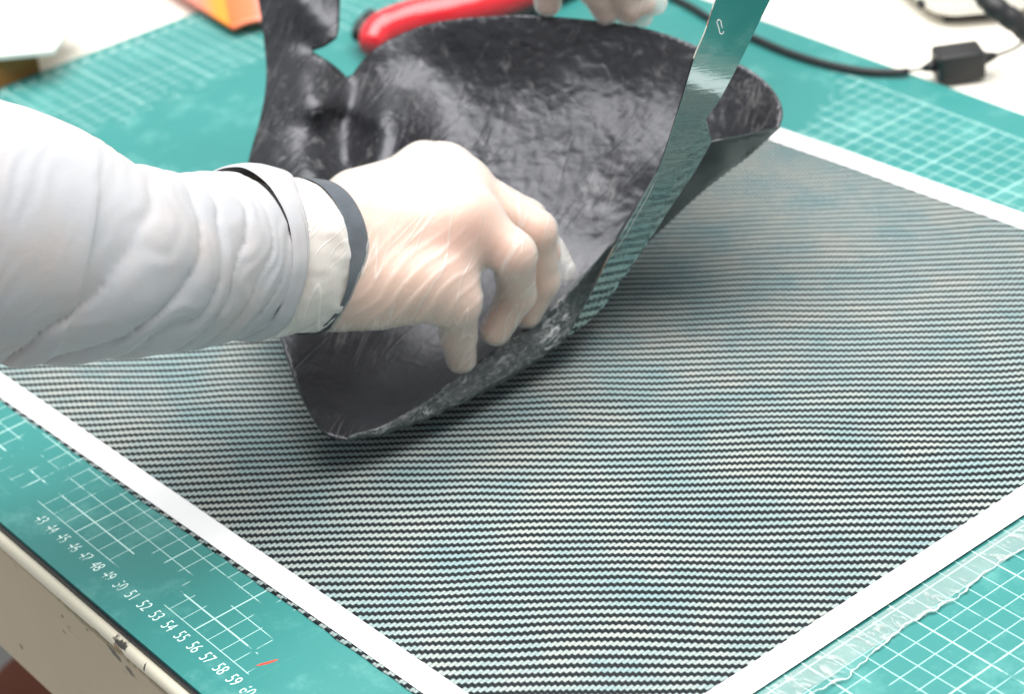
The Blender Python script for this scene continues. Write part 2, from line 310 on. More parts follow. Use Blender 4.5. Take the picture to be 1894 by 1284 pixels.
# rounded nosing
prof = [(-2.0, -.362)] + [(-2.18 - .40*math.sin(a), -.76 + .40*math.cos(a)) for a in np.linspace(0, math.pi*.93, 14)] + [(-2.18, -1.22), (-2.0, -1.22)]
xs = np.linspace(-160, 190, 120); n = len(prof)
fix(link('rounded_edge', [(x, y, z) for x in xs for y, z in prof], [[i*n+k, i*n+(k+1) % n, (i+1)*n+(k+1) % n, (i+1)*n+k] for i in range(len(xs)-1) for k in range(n)], M_edge, table))
slab('front_board', [(-160, -2.44), (190, -2.44), (190, -1.99), (-160, -1.99)], -8.9, -1.2, M_apron, table, .12)
for x, y in ((-150, 4), (180, 4), (-150, 150), (180, 150)): slab('leg', [(x-3, y-3), (x+3, y-3), (x+3, y+3), (x-3, y+3)], -75.9, -2.62, M_tab, table, .3)
# reddish stool seen under the table edge
st = empty('stool', 'blurred reddish brown stool seat below the table edge at the lower left', 'stool')
M_st = simple('reddish_wood', (.30, .085, .05), .5, .2, 12)
cs = P(120, 1330, -34)
def disc(cx, cy, r, n=40): return [(cx+r*math.cos(2*math.pi*k/n), cy+r*math.sin(2*math.pi*k/n)) for k in range(n)]
sx, sy = cs[0]+3, cs[1]+4
slab('seat', disc(sx, sy, 11), -36, -33, M_st, st, .8, True)
for k in range(4):
    a = k*math.pi/2+.4; tube('leg', [(sx+7*math.cos(a), sy+7*math.sin(a), -36.02), (sx+10*math.cos(a), sy+10*math.sin(a), -75.9)], 1.3, M_st, st)

cm = empty('cutting_mat', 'teal green self-healing cutting mat with a white centimetre grid, covering the table', 'cutting mat')
slab('mat_board', [(-1.45, -2.05), (92, -2.05), (92, 58.45), (-1.45, 58.45)], -.16, 0, M_mat, cm)
slab('black_core', [(-1.5, -2.2), (92.05, -2.2), (92.05, 58.5), (-1.5, 58.5)], -.355, -.162, M_black, cm)
def mat_print(name, lo, hi):
    t = NT(name); t.set(Base_Color=(.74, .93, .89), Roughness=.5); return t.through(t.ramp(t.noise(260, 5, .7), [(lo, 1), (hi, 0)]))
M_pr = mat_print('white_print', .72, .8); M_pw = mat_print('worn_white_print', .51, .56)
def digits(s, x, y, ang, worn, size=.94):
    c = bpy.data.curves.new('t', 'FONT'); c.body = s; c.size = size*S; c.align_x = 'CENTER'; c.align_y = 'CENTER'; c.extrude = .00004; c.offset = -.00009
    o = bpy.data.objects.new('t', c); COL.objects.link(o); bpy.context.view_layer.update()
    me = bpy.data.meshes.new_from_object(o.evaluated_get(bpy.context.evaluated_depsgraph_get())); bpy.data.objects.remove(o)
    me.materials.append(M_pw if worn else M_pr); q = bpy.data.objects.new('number', me); COL.objects.link(q); q.parent = cm
    q.location = (x*S, y*S, .00005); q.rotation_euler = (0, 0, ang); q.scale = (.66, .92, 1)
for k in range(43, 62): digits(str(k), k, -.66, 0, k < 48 or k in (49, 50, 60) or k > 60)
for k in range(1, 56): digits(str(k), -.62, k+1, -math.pi/2, True)
# red pen mark on the mat
rp = P(493, 1226); c5 = np.array([(-.62, -.26), (-.3, -.2), (.05, .02), (.45, .2), (.62, .42), (.3, .36), (-.05, .22), (-.4, -.02)])
slab('red_pen_mark', [(rp[0]+y*.55, rp[1]+x*.75) for x, y in c5], .001, .006, simple('red_ink', (.75, .06, .03), .5), cm)

# ================================================================== WOVEN SHEET AND TAPE
def sheet_z(x, y):
    p = np.stack([x*.09, y*.09, np.zeros_like(x)], -1); q = np.stack([(x-y)*.04, (x+y)*.16, np.ones_like(x)], -1)
    e = np.minimum(np.minimum(y-3.6, 50-y), np.minimum(x-28, 75.5-x)); m = np.clip(e/3, 0, 1)
    g1, g2 = P(1040, 712)[:2], P(1894, 884)[:2]; gd = (g2-g1)/np.linalg.norm(g2-g1); al = (x-g1[0])*gd[0]+(y-g1[1])*gd[1]; pe = -(x-g1[0])*gd[1]+(y-g1[1])*gd[0] + .5*np.sin(al*.25)
    fold = .09*np.exp(-(pe/.9)**2)*np.clip(al/5, 0, 1)
    return .035 + m*(fold + .10*(fbm(p, 1, 3, 2)+1)*.6 + .05*(vnoise(q, 9)+1))
# corners of the sheet: slightly skewed on the mat
A_ = np.array([29.0, 2.88]); B_ = np.array([74.35, 4.30]); C_ = np.array([74.1, 50.4]); D_ = np.array([28.6, 46.9])
n = 230; V = []
for i in range(n+1):
    for j in range(n+1):
        a, b = i/n, j/n; V.append((1-a)*(1-b)*A_ + a*(1-b)*B_ + a*b*C_ + (1-a)*b*D_)
V = np.array(V); Z = sheet_z(V[:, 0], V[:, 1]); V = np.c_[V, Z]
V = V.reshape(n+1, n+1, 3)
V[:, 0, 1] += .05*vnoise(np.stack([V[:, 0, 0]*1.1, V[:, 0, 0]*0, V[:, 0, 0]*0], -1), 5)
F = [[i*(n+1)+j, (i+1)*(n+1)+j, (i+1)*(n+1)+j+1, i*(n+1)+j+1] for i in range(n) for j in range(n)]
ws = link('carbon_fibre_sheet', V.reshape(-1, 3), F, M_weave); md = ws.modifiers.new('solid', 'SOLIDIFY'); md.thickness = .0003; md.offset = -1
tag(ws, 'black and silver twill woven carbon fibre sheet lying flat on the green cutting mat', 'fabric sheet')
def tape(p0, p1, p2, p3, label):
    """strip from p0,p1 (inner edge) to p3,p2 (outer edge)"""
    p0, p1, p2, p3 = map(np.array, (p0, p1, p2, p3)); n, m = 140, 8; V = []
    for i in range(n+1):
        for j in range(m+1):
            a, b = i/n, j/m; V.append((1-a)*(1-b)*p0 + a*(1-b)*p1 + a*b*p2 + (1-a)*b*p3)
    V = np.array(V); z = np.maximum(sheet_z(V[:, 0], V[:, 1]), .035) + .035 + .012*(vnoise(np.c_[V*.5, V[:, :1]*0], 4)+1)
    F = [[i*(m+1)+j, (i+1)*(m+1)+j, (i+1)*(m+1)+j+1, i*(m+1)+j+1] for i in range(n) for j in range(m)]
    o = link('paper_tape', np.c_[V, z], F, M_tape); md = o.modifiers.new('solid', 'SOLIDIFY'); md.thickness = .0002; md.offset = 0
    o.modifiers.new('n', 'WEIGHTED_NORMAL'); return tag(o, label, 'paper tape', 'white tape strips round the woven sheet')
tape((28.3, 4.15), (73.5, 5.68), (74.6, 4.55), (28.3, 2.98), 'white tape strip along the near edge of the woven sheet, facing the printed numbers')
tape((28.8, 46.05), (73.2, 49.2), (74.6, 50.7), (28.8, 47.5), 'white tape strip along the far edge of the woven sheet, blurred')
rt = tape((73.46, 4.5), (73.15, 49.1), (74.55, 50.6), (74.72, 4.5), 'white tape strip at the right edge of the woven sheet beside the clear film')
rt.location.z = .0004
# clear film with a crinkled edge
def mat_film(name, solid, c=(.62, .68, .66)):
    t = NT(name); t.set(Base_Color=c, Roughness=.2, Normal=t.bump(t.noise(1, 4, .6, vec=t.map((60, 150, 60)), dist=2), .002, .5), Specular_IOR_Level=.6)
    st = t.ramp(t.noise(1, 4, .6, vec=t.map((50, 110, 50)), dist=2.5), [(.55, 0), (.62, .30)]); return t.through(t.M('ADD', solid, st, clamp=True))
film = empty('clear_film', 'clear crinkled plastic film taped beside the right white strip, ending in a bright crease', 'plastic film')
ridge_px = [(1480, 1300), (1530, 1275), (1562, 1262), (1590, 1232), (1625, 1205), (1668, 1170), (1682, 1158), (1700, 1150), (1735, 1128), (1775, 1108), (1800, 1082), (1845, 1048), (1880, 1025), (1940, 1000), (2020, 930)]
rg = resample(cr([P(u, v)[:2] for u, v in ridge_px], 8), .15)
n = len(rg); m = 16; V = []
for i in range(n):
    yy = rg[i, 1]; inner = np.array([74.8, min(rg[i, 1]+0.0*i, 50)]); inner = np.array([74.78, rg[i, 1]+(rg[i, 0]-74.8)*.55])
    for j in range(m+1):
        b = j/m; q = (1-b)*inner + b*rg[i]; V.append((q[0], q[1], .03))
V = np.array(V); V[:, 2] += .09*(fbm(V, 1.6, 8, 3)+1) * np.tile(np.linspace(.1, 1, m+1), n)
F = [[i*(m+1)+j, (i+1)*(m+1)+j, (i+1)*(m+1)+j+1, i*(m+1)+j+1] for i in range(n-1) for j in range(m)]
link('film_sheet', V, F, mat_film('clear_plastic_film', .05), film)
pr = np.c_[rg, .12+.05*vnoise(np.c_[rg*1.7, rg[:, :1]*0], 2)]; pr[:, 0] += .10*fbm(np.c_[rg*2.6, rg[:, :1]*0], 1, 12, 3); pr[:, 1] += .10*fbm(np.c_[rg*2.6, rg[:, :1]*0], 1, 15, 3)
tube('crease', pr, .012+.055*np.abs(vnoise(np.c_[rg*2.9, rg[:, :1]*0], 6)), mat_film('bright_film_crease', .80, (.92, .95, .94)), film, 8)
t1 = resample(np.array([(74.76, 4.4), (74.76, 49.5)]), .3); V = []
for x, y in t1:
    wv = .10*vnoise(np.array([[y*.8, 3, 1]]), 3)[0]
    for k in range(4): V.append((74.76+k*(.42+wv/3), y, .024+.006*k))
link('tape_band', V, [[i*4+k, (i+1)*4+k, (i+1)*4+k+1, i*4+k+1] for i in range(len(t1)-1) for k in range(3)], mat_film('cloudy_clear_tape', .27), film)

# ================================================================== CARBON SHELL
# each entry: (u, v, height); the point's real place follows from its height over the table
def rim(lst): return np.array(lst, float)
left = rim([(455, -140), (472, -40), (484, 30), (491, 90), (494, 130), (491, 175), (481, 225), (468, 270), (458, 320), (462, 400), (480, 500), (500, 570), (515, 613), (530, 660), (548, 712), (572, 762), (592, 793), (612, 808), (640, 814)])
S_low = rim([(640, 814), (700, 805), (762, 785), (850, 747), (930, 706), (1000, 662), (1052, 620), (1085, 588), (1112, 552), (1148, 502), (1205, 440), (1300, 352), (1380, 290), (1440, 236)])
crest = rim([(640, 814), (655, 803), (700, 790), (762, 757), (835, 706), (905, 655), (980, 600), (1060, 530), (1128, 455), (1178, 380), (1216, 322), (1262, 288), (1315, 262), (1352, 255), (1400, 245), (1440, 236)])
far = rim([(1440, 236), (1447, 210), (1440, 183), (1422, 157), (1392, 132), (1350, 110), (1290, 85), (1230, 62), (1175, 48), (1100, 37), (1020, 30), (950, 28), (870, 32), (800, 42), (748, 60), (705, 82), (678, 104), (660, 126)])
notch = rim([(652, 138), (640, 143), (630, 132), (612, 117), (590, 103), (575, 94), (600, 86), (622, 71), (627, 55), (629, 0), (632, -60), (636, -140)])
Zc = [(460, -130, 14.5), (634, -130, 14.5), (488, 0, 11.8), (628, 0, 12.0), (560, 0, 12.5), (494, 130, 9.3), (560, 130, 10.0), (575, 94, 10.2), (622, 71, 10.9), (640, 143, 8.8), (600, 200, 9.0), (480, 230, 8.0), (540, 230, 8.4), (622, 220, 7.6), (657, 220, 7.5),
      (458, 320, 6.6), (530, 320, 7.2), (590, 320, 7.2), (622, 310, 6.3), (656, 310, 6.2), (692, 310, 6.9), (700, 220, 8.3), (700, 100, 9.8), (690, 160, 8.6), (480, 500, 4.6), (515, 613, 4.0), (560, 620, 3.6), (560, 500, 4.6), (600, 650, 2.8), (550, 712, 3.2), (592, 793, 2.7), (640, 814, 2.2), (700, 805, 1.9), (850, 747, 1.6), (700, 700, 1.5), (800, 690, 1.1), (650, 740, 1.9),
      (1000, 662, 1.7), (900, 640, 1.3), (1052, 620, 2.0), (950, 560, 2.1), (1148, 502, 2.6), (1090, 500, 2.7), (1205, 440, 3.5), (1300, 352, 5.2), (1440, 236, 9.2), (1447, 205, 9.6), (1422, 157, 10.0), (1350, 110, 10.6), (1175, 48, 11.5), (950, 28, 12.0), (800, 42, 11.2),
      (800, 150, 8.6), (950, 150, 8.9), (1150, 150, 9.0), (1300, 190, 8.6), (1380, 200, 8.9), (900, 300, 5.9), (1050, 300, 6.0), (1200, 300, 6.4), (800, 300, 5.9), (800, 450, 3.4), (950, 420, 3.8), (1100, 400, 4.3), (850, 560, 2.0), (720, 500, 3.3)]
Wc = [(640, 814, 2.2), (700, 790, 2.2), (762, 757, 2.25), (835, 706, 2.4), (905, 655, 2.65), (980, 600, 3.0), (1060, 530, 3.9), (1128, 455, 5.5), (1178, 380, 7.3), (1216, 322, 8.6), (1262, 288, 9.4), (1315, 262, 10.0), (1400, 245, 9.7), (1440, 236, 9.2),
      (700, 805, 1.9), (850, 747, 1.6), (930, 706, 1.6), (1000, 662, 1.7), (1052, 620, 2.0), (1148, 502, 2.6), (1205, 440, 3.5), (1300, 352, 5.2), (1380, 290, 7.2), (890, 695, 2.15), (1020, 605, 2.6), (1150, 455, 4.6), (1250, 340, 7.3), (1340, 295, 8.4)]
def tps(pts):
    p = np.array(pts, float); x = p[:, :2]/300; k = len(x)
    U = lambda r2: np.where(r2 > 0, r2*np.log(r2+1e-12), 0)
    K = U(((x[:, None]-x[None])**2).sum(-1)) + np.eye(k)*2e-3; Pm = np.c_[np.ones(k), x]
    w = np.linalg.solve(np.block([[K, Pm], [Pm.T, np.zeros((3, 3))]]), np.r_[p[:, 2], 0, 0, 0])
    def f(q):
        q = np.asarray(q, float)/300; return U(((q[:, None]-x[None])**2).sum(-1)) @ w[:k] + np.c_[np.ones(len(q)), q] @ w[k:]
    return f
zin, zout = tps(Zc), tps(Wc)
def region(outline, step):
    poly = outline; lo, hi = poly.min(0), poly.max(0)
    gx, gy = np.meshgrid(np.arange(lo[0], hi[0], step), np.arange(lo[1], hi[1], step*.87)); gx = gx + (np.arange(gx.shape[0]) % 2)[:, None]*step/2
    q = np.c_[gx.ravel(), gy.ravel()]; ins = np.zeros(len(q), bool); n = len(poly); dm = np.full(len(q), 1e9)
    for i in range(n):
        a, b = poly[i], poly[(i+1) % n]
        c = ((a[1] > q[:, 1]) != (b[1] > q[:, 1])) & (q[:, 0] < (b[0]-a[0])*(q[:, 1]-a[1])/(b[1]-a[1]+1e-12)+a[0]); ins ^= c
        t = np.clip(((q-a) @ (b-a))/((b-a) @ (b-a)+1e-12), 0, 1); dm = np.minimum(dm, np.linalg.norm(q-a-t[:, None]*(b-a), axis=1))
    q = q[ins & (dm > step*.6)]; pts = [Vector(v) for v in np.vstack([poly, q])]
    r = delaunay_2d_cdt(pts, [], [list(range(n))], 1, 1e-6); return np.array([tuple(v) for v in r[0]]), r[2]
def sm(*seg, step=6):
    parts = []
    for s in seg: parts.append(resample(cr(s, 6), step)[:-1])
    return np.vstack(parts)
S_d = resample(cr(S_low, 6), 6); C_d = resample(cr(crest, 6), 6)
notch_d = resample(notch, 6)
out_in = np.vstack([resample(cr(left, 6), 6)[:-1], S_d[:-1], resample(cr(far, 6), 6), notch_d, [(455+90, -140)]])
uv1, f1 = region(out_in, 6)
z1 = zin(uv1)
p1 = PN(uv1, z1)
# crumpled relief of the moulded inside
rd = 1-np.abs(fbm(p1 @ np.array([[.9,-.2,.1],[.2,.25,.3],[-.2,.3,.9]]), .75, 77, 3))*1.6; nz = .05*fbm(p1, .35, 21, 2) + (.012*fbm(p1, 2.2, 31, 2) - .07*np.clip(rd-.72, 0, 1))*np.clip((p1[:, 2]-1.6)/1.5, .15, 1)
ed = np.array([np.min(np.hypot(S_d[:, 0]-a, S_d[:, 1]-b)) for a, b in uv1]); z1b = z1 + nz*np.clip(ed/40, 0, 1)
# ragged fold between flap and bowl
z1b += -.0
p1 = PN(uv1, z1b)
out_w = np.vstack([C_d, S_d[::-1][1:-1]]); uv2, f2 = region(out_w, 6); z2 = zout(uv2)
dS = np.array([np.min(np.hypot(S_d[:, 0]-a, S_d[:, 1]-b)) for a, b in uv2]); dC = np.array([np.min(np.hypot(C_d[:, 0]-a, C_d[:, 1]-b)) for a, b in uv2])
onS = dS < .5; z2 = z2 + .02*fbm(np.c_[uv2/30, uv2[:, :1]*0], 1, 5, 2)*np.clip(np.minimum(dS, dC)/6, 0, 1); z2[onS] = zin(uv2[onS])
p2 = PN(uv2, z2)
Vs = np.vstack([p1, p2]); Fs = [list(f) for f in f1] + [[i+len(p1) for i in f] for f in f2]
shell = link('carbon_shell', Vs, Fs, None, mats=[M_in, M_out], fm=[0]*len(f1)+[1]*len(f2))
bm = bmesh.new(); bm.from_mesh(shell.data); bmesh.ops.remove_doubles(bm, verts=bm.verts, dist=.0004)
bmesh.ops.recalc_face_normals(bm, faces=bm.faces); bm.to_mesh(shell.data); bm.free()
md = shell.modifiers.new('solid', 'SOLIDIFY'); md.thickness = .0012; md.offset = 0
tag(shell, 'black moulded shell with wrinkled inside, notched flap and curled rim, in the gloved hand', 'moulded shell')

# ================================================================== SCISSORS
sci = empty('scissors', 'polished steel scissors cutting the rim of the black shell, blades mirroring the green mat', 'scissors')
def blade(name, px, thick, mat=M_steel, bev=.03):
    p = np.array([P(*q) for q in px]); nrm = np.cross(p[1]-p[0], p[-1]-p[0]); nrm /= np.linalg.norm(nrm)
    if nrm @ (CAM-p[0]) < 0: nrm = -nrm
    V = np.vstack([p, p-nrm*thick]); n = len(p); F = [list(range(n)), list(range(n, 2*n))[::-1]] + [[i, (i+1) % n, n+(i+1) % n, n+i] for i in range(n)]
    o = fix(link(name, V, F, mat, sci, False)); return bevel(o, bev, 2)
# the blade plane: through the tip, the cut and the pivot side
TIP = P(1052, 618, 2.6); MID = P(1250, 262, 12.74)
axis = (MID-TIP)/np.linalg.norm(MID-TIP); TOP = TIP + axis*0
hor = np.array([.60, .80, 0.0]); nrm = np.cross(hor, axis); nrm /= np.linalg.norm(nrm)
if nrm @ (CAM-MID) < 0: nrm = -nrm
TW = 0.0
def onpl(u, v, off=0.0, N=None, Q=None):
    N = nrm if N is None else N; Q = TIP if Q is None else Q
    d = RM @ np.array([(u - W/2)/FPX, -(v - H/2)/FPX, -1.0]); t = ((Q+N*off-CAM) @ N)/(d @ N); return CAM+t*d
def blade_px(name, outline, off, thick, bev=.02, N=None, Q=None):
    p = np.array([onpl(u, v, off, N, Q) for u, v in outline]); N = nrm if N is None else N; n = len(p)
    V = np.vstack([p, p-N*thick]); F = [list(range(n)), list(range(n, 2*n))[::-1]] + [[i, (i+1) % n, n+(i+1) % n, n+i] for i in range(n)]
    return bevel(fix(link(name, V, F, M_steel, sci, False)), bev, 2)
Lb = cr([(1360, -90), (1322, 5), (1304, 60), (1283, 110), (1262, 180), (1240, 252), (1214, 322), (1172, 395), (1130, 470), (1092, 545), (1050, 622)], 5)
Rb = cr([(1060, 616), (1100, 585), (1128, 545), (1165, 495), (1205, 430), (1262, 312), (1305, 224), (1334, 180), (1372, 108), (1400, 50), (1422, 5), (1470, -90)], 5)
blade_px('upper_blade', np.vstack([Lb, Rb]), .25, .22)
el_ = cr([(1217, 318), (1173, 393), (1130, 470)], 6); q0_ = np.array([onpl(u-1.5, v, .12) for u, v in el_]); q1_ = np.array([onpl(u+7*min(1, k/4, (len(el_)-1-k)/4+.15), v+3, .262) for k, (u, v) in enumerate(el_)])
ng = len(el_); gs = NT('bright_steel'); gs.set(Base_Color=(.85, .86, .86), Metallic=1.0, Roughness=.42)
link('edge_highlight', np.vstack([q0_, q1_]), [[k, k+1, ng+k+1, ng+k] for k in range(ng-1)], gs.m, sci)  # pale strip along the blade edge, its highlight put into the colour
tube('punched_mark', [onpl(1332+(5+2*math.sin(2*a))*math.cos(a), 49+12*math.sin(a)+5*math.cos(a), .26) for a in np.linspace(.3, 2*math.pi-.2, 25)], .03, gs.m, sci, 8)
N2 = nrm + .22*hor; N2 /= np.linalg.norm(N2)
L2 = [(1305, 218), (1262, 306), (1205, 424), (1165, 488), (1128, 540), (1095, 585)]
R2 = [(1118, 566), (1150, 520), (1195, 455), (1240, 385), (1285, 318), (1317, 262)]
blade_px('lower_blade', L2+R2, -.02, .18, .015, N2)
# pivot end with handles beyond the top of the frame
hp = [onpl(u, v, .1) for u, v in ((1415, -90), (1460, -200), (1530, -330))]
for k, s_ in enumerate((-1, 1)):
    c = hp[1] + s_*hor*2.6 + axis*5; ring = [c + 2.3*(math.cos(a)*hor + 1.5*math.sin(a)*axis) for a in np.linspace(0, 2*math.pi, 33)]
    tube('handle', np.vstack([[hp[0]], [hp[1]+s_*hor*.5], ring[24:32], ring[:25]]), .45, M_black, sci)

# ================================================================== ARM, HAND, GLOVE
person = empty('person', 'gloved left hand and grey sleeved forearm holding the black shell from the left', 'person')
wr = P(596, 472, 9.3); el = P(450, 468, 11.0); e2 = P(200, 478, 14.2); e3 = P(0, 437, 16.4); dirv = (e3-e2)/np.linalg.norm(e3-e2)
e4 = e3 + dirv*14; e5 = e4 + dirv*12 + np.array([-2, -4, 3.0])
J = dict(mI=P(868, 400, 10.0), mM=P(850, 348, 10.1), mR=P(822, 322, 10.0), mP=P(785, 312, 9.6),
         cI=P(690, 430, 9.6), cM=P(680, 400, 9.9), cR=P(670, 385, 9.8), cP=P(660, 380, 9.5), heel=P(690, 530, 8.2), heel2=P(680, 490, 8.2))
def hand(X, grow=0.0):
    palm = rcone(X, wr, J['cI'], 3.05, 2.1)
    for a, b, ra, rb in (('cI', 'mI', 1.55, 1.12), ('cM', 'mM', 1.55, 1.10), ('cR', 'mR', 1.55, 1.02), ('cP', 'mP', 1.45, 1.0), ('mI', 'mM', 1.05, 1.05), ('mM', 'mR', 1.0, 1.0), ('mR', 'mP', .95, .95)):
        palm = smin(palm, rcone(X, J[a], J[b], ra, rb), 1.2)
    palm = smin(palm, rcone(X, J['heel'], P(800, 520, 8.0), 1.75, 1.45), 1.0)
    palm = smin(palm, rcone(X, J['heel2'], P(830, 455, 8.6), 1.5, 1.3), 1.0)
    palm = smin(palm, rcone(X, P(640, 515, 8.6), P(790, 528, 8.0), 1.95, 1.35), 1.2)
    palm = smin(palm, rcone(X, P(650, 450, 9.4), P(830, 430, 9.6), 2.2, 1.35), 1.2)
    palm = smin(palm, rcone(X, P(845, 500, 8.2), P(868, 440, 9.2), .85, .9), .8)
    # thumb, near the camera
    th = smin(rcone(X, P(800, 520, 8.0), P(846, 560, 7.0), 1.28, .98), rcone(X, P(846, 560, 7.0), P(847, 620, 4.6), .92, .80), .5)
    th = smin(th, rcone(X, P(847, 620, 4.6), P(853, 664, 3.0), .78, .66), .25)
    # index: out, bent down at the middle joint, tip curling back
    ix = smin(rcone(X, J['mI'], P(948, 472, 8.4), 1.10, 1.0), rcone(X, P(950, 470, 8.4), P(955, 545, 5.6), .95, .83), .35)
    ix = smin(ix, rcone(X, P(955, 545, 5.6), P(917, 611, 3.9), .82, .68), .3)
    mf = smin(rcone(X, J['mM'], P(990, 428, 8.0), 1.08, .95), rcone(X, P(990, 428, 8.0), P(1002, 520, 5.2), .90, .78), .35)
    mf = smin(mf, rcone(X, P(1002, 520, 5.2), P(975, 580, 3.6), .78, .66), .3)
    rf = smin(rcone(X, J['mR'], P(975, 405, 7.2), 1.0, .85), rcone(X, P(975, 405, 7.2), P(1012, 470, 5.0), .82, .70), .35)
    pf = smin(rcone(X, J['mP'], P(900, 370, 7.2), .95, .78), rcone(X, P(900, 370, 7.2), P(940, 440, 5.2), .74, .62), .35)
    d = smin(palm, th, .9)
    fg = np.minimum(np.minimum(ix, mf), np.minimum(rf, pf))
    fg = smin(smin(ix, mf, .12), smin(rf, pf, .12), .12)
    return smin(d, fg, .55)
def arm(X):
    d = smin(rcone(X, wr, el, 3.0, 3.0), rcone(X, el, e2, 2.9, 3.6), 1.0)
    d = smin(d, rcone(X, e2, e4, 3.6, 4.2), 1.0); return d
def glove_tips(X):
    return rcone(X, P(1016, 462, 5.0), P(1046, 500, 4.2), .66, .46)
lo = np.array([36, 9.5, 1]); hi = np.array([57, 28, 14])
allp = np.array([wr]+[J[k] for k in J]+[P(853, 664, 3), P(1060, 500, 4)]); lo = allp.min(0)-3.6; hi = allp.max(0)+3.2; lo[1] = wr[1]-9
vb, fb = nets(lambda X: smin(hand(X), arm(X), 1.0), lo, hi, .14)
body = link('body', vb, fb, M_skin, person)
def nail(c, nx, up_, w, l):
    nx = nx/np.linalg.norm(nx); sd = np.cross(up_, nx); sd /= np.linalg.norm(sd); up2 = np.cross(nx, sd); V = []
    for i in range(9):
        for j in range(9):
            a, b = (i/4-1), (j/4-1); a2, b2 = a*math.sqrt(1-b*b/2), b*math.sqrt(1-a*a/2); V.append(c + sd*a2*w + up2*b2*l - nx*(a2*a2*w*.55+b2*b2*l*.15))
    return link('fingernail', V, [[i*9+j, (i+1)*9+j, (i+1)*9+j+1, i*9+j+1] for i in range(8) for j in range(8)], M_nail, person)
M_nail = simple('fingernail', (.86, .66, .60), .25, .03, 60)
tc = P(917, 611, 3.9); cv = (CAM-tc)/np.linalg.norm(CAM-tc); nail(tc+(cv*.4+RM[:, 1]*.35-RM[:, 0]*.35)*.72*1.28, cv*.7+RM[:, 1]*.35-RM[:, 0]*.5, P(955, 545, 5.6)-tc, .45, .55)
# glove: a loose skin over the hand with stretched folds
AX = (J['mM']-wr)/np.linalg.norm(J['mM']-wr)
web = P(775, 560, 8.3)
def glove(X):
    d = smin(smin(hand(X), arm(X), 1.0), glove_tips(X), .6)
    near = np.abs(d) < .8; out = d - .07
    Q = X[near]; q = Q-web; r = np.linalg.norm(q*np.array([1, .8, 1]), axis=1)
    # fan of tension folds at the thumb web and the heel of the palm
    side = np.cross(AX, np.array([0, 0, 1.])); side /= np.linalg.norm(side)
    s1 = Q @ (RM[:, 0]*.72 - RM[:, 1]*.69); nn = fbm(Q, .45, 3, 2)
    fold = np.sin(s1*9.5 + nn*2.4); m1 = np.exp(-(r/2.5)**2)
    f = .10*m1*(np.maximum(0, fold)**2*1.6-.5)
    s2 = Q @ AX; f2 = np.exp(-((s2 - (wr @ AX) - 2.3)/.5)**2)*.02*np.sin(5*(Q @ side)+nn*4)
    f3 = .006*fbm(Q, 1.3, 12, 2)
    out[near] -= (f+f2+f3); 
    cut = (X-wr) @ AX + 2.0; return np.maximum(out, -cut)
vg, fg = nets(glove, lo, hi, .085)
gl = link('glove', vg, fg, M_glove, person)
# open the glove at the wrist: drop the closing cap
bm = bmesh.new(); bm.from_mesh(gl.data); A3 = Vector(AX)
dl = [f for f in bm.faces if f.normal.dot(A3) < -.8 and abs((f.calc_center_median()-Vector(wr*S)).dot(A3)+.020) < .0016]
bmesh.ops.delete(bm, geom=dl, context='FACES'); bm.to_mesh(gl.data); bm.free()
sm_ = gl.modifiers.new('s', 'SMOOTH'); sm_.iterations = 3; sm_.factor = .5
smb = body.modifiers.new('s', 'SMOOTH'); smb.iterations = 5
gl['label'] = 'thin translucent vinyl glove with stretched folds at the thumb'

def sweep(name, path, rfun, mat, n=160, seg=96, t0=0, t1=1, parent=person, cap=False):
    pc = resample(cr(path, 12), .1); s = np.r_[0, np.cumsum(np.linalg.norm(np.diff(pc, axis=0), axis=1))]
    tt = np.linspace(t0, t1, n)*s[-1]; C = np.stack([np.interp(tt, s, pc[:, i]) for i in range(3)], 1); T = np.gradient(C, axis=0); T /= np.linalg.norm(T, axis=1)[:, None]
    th = np.linspace(0, 2*math.pi, seg, endpoint=False); Vv = []
    for i in range(n):
        c = CAM-C[i]; c = c-(c @ T[i])*T[i]; c /= np.linalg.norm(c); u = np.cross(T[i], c)
        if u[2] < 0: u = -u
        for a in th: Vv.append((C[i], math.cos(a)*u + math.sin(a)*c, tt[i], a))
    Cc = np.array([v[0] for v in Vv]); Dd = np.array([v[1] for v in Vv]); t_ = np.array([v[2] for v in Vv]); a_ = np.array([v[3] for v in Vv])
    R = rfun(t_, a_, Cc, Dd); F = [[i*seg+k, i*seg+(k+1) % seg, (i+1)*seg+(k+1) % seg, (i+1)*seg+k] for i in range(n-1) for k in range(seg)]
    return fix(link(name, Cc + Dd*R[:, None], F, mat, parent))
# sleeve: puffs of stretch cloth between creases that run down and back
path = np.array([e5, e4, e3, P(100, 458, 15.3), e2, P(325, 484, 12.6), el, P(530, 476, 10.0)])
pc = resample(cr(path, 12), .1); sl_ = np.r_[0, np.cumsum(np.linalg.norm(np.diff(pc, axis=0), axis=1))]; LT = sl_[-1]
def proj(p):
    d = (np.asarray(p)-CAM) @ RM; return np.stack([W/2+FPX*d[..., 0]/-d[..., 2], H/2-FPX*d[..., 1]/-d[..., 2]], -1)
u_of = proj(pc)[:, 0]
def s_at(u): return np.interp(u, u_of, sl_)
rad_pts = [(-900, 6.6), (-400, 6.2), (0, 5.30), (100, 4.95), (210, 4.15), (325, 3.75), (450, 3.62), (560, 3.3)]
rs = [s_at(u) for u, r in rad_pts]; rr = [r for u, r in rad_pts]
creases = [s_at(u) for u in (-420, -160, 150, 236, 290, 338, 384, 428, 470, 520)]
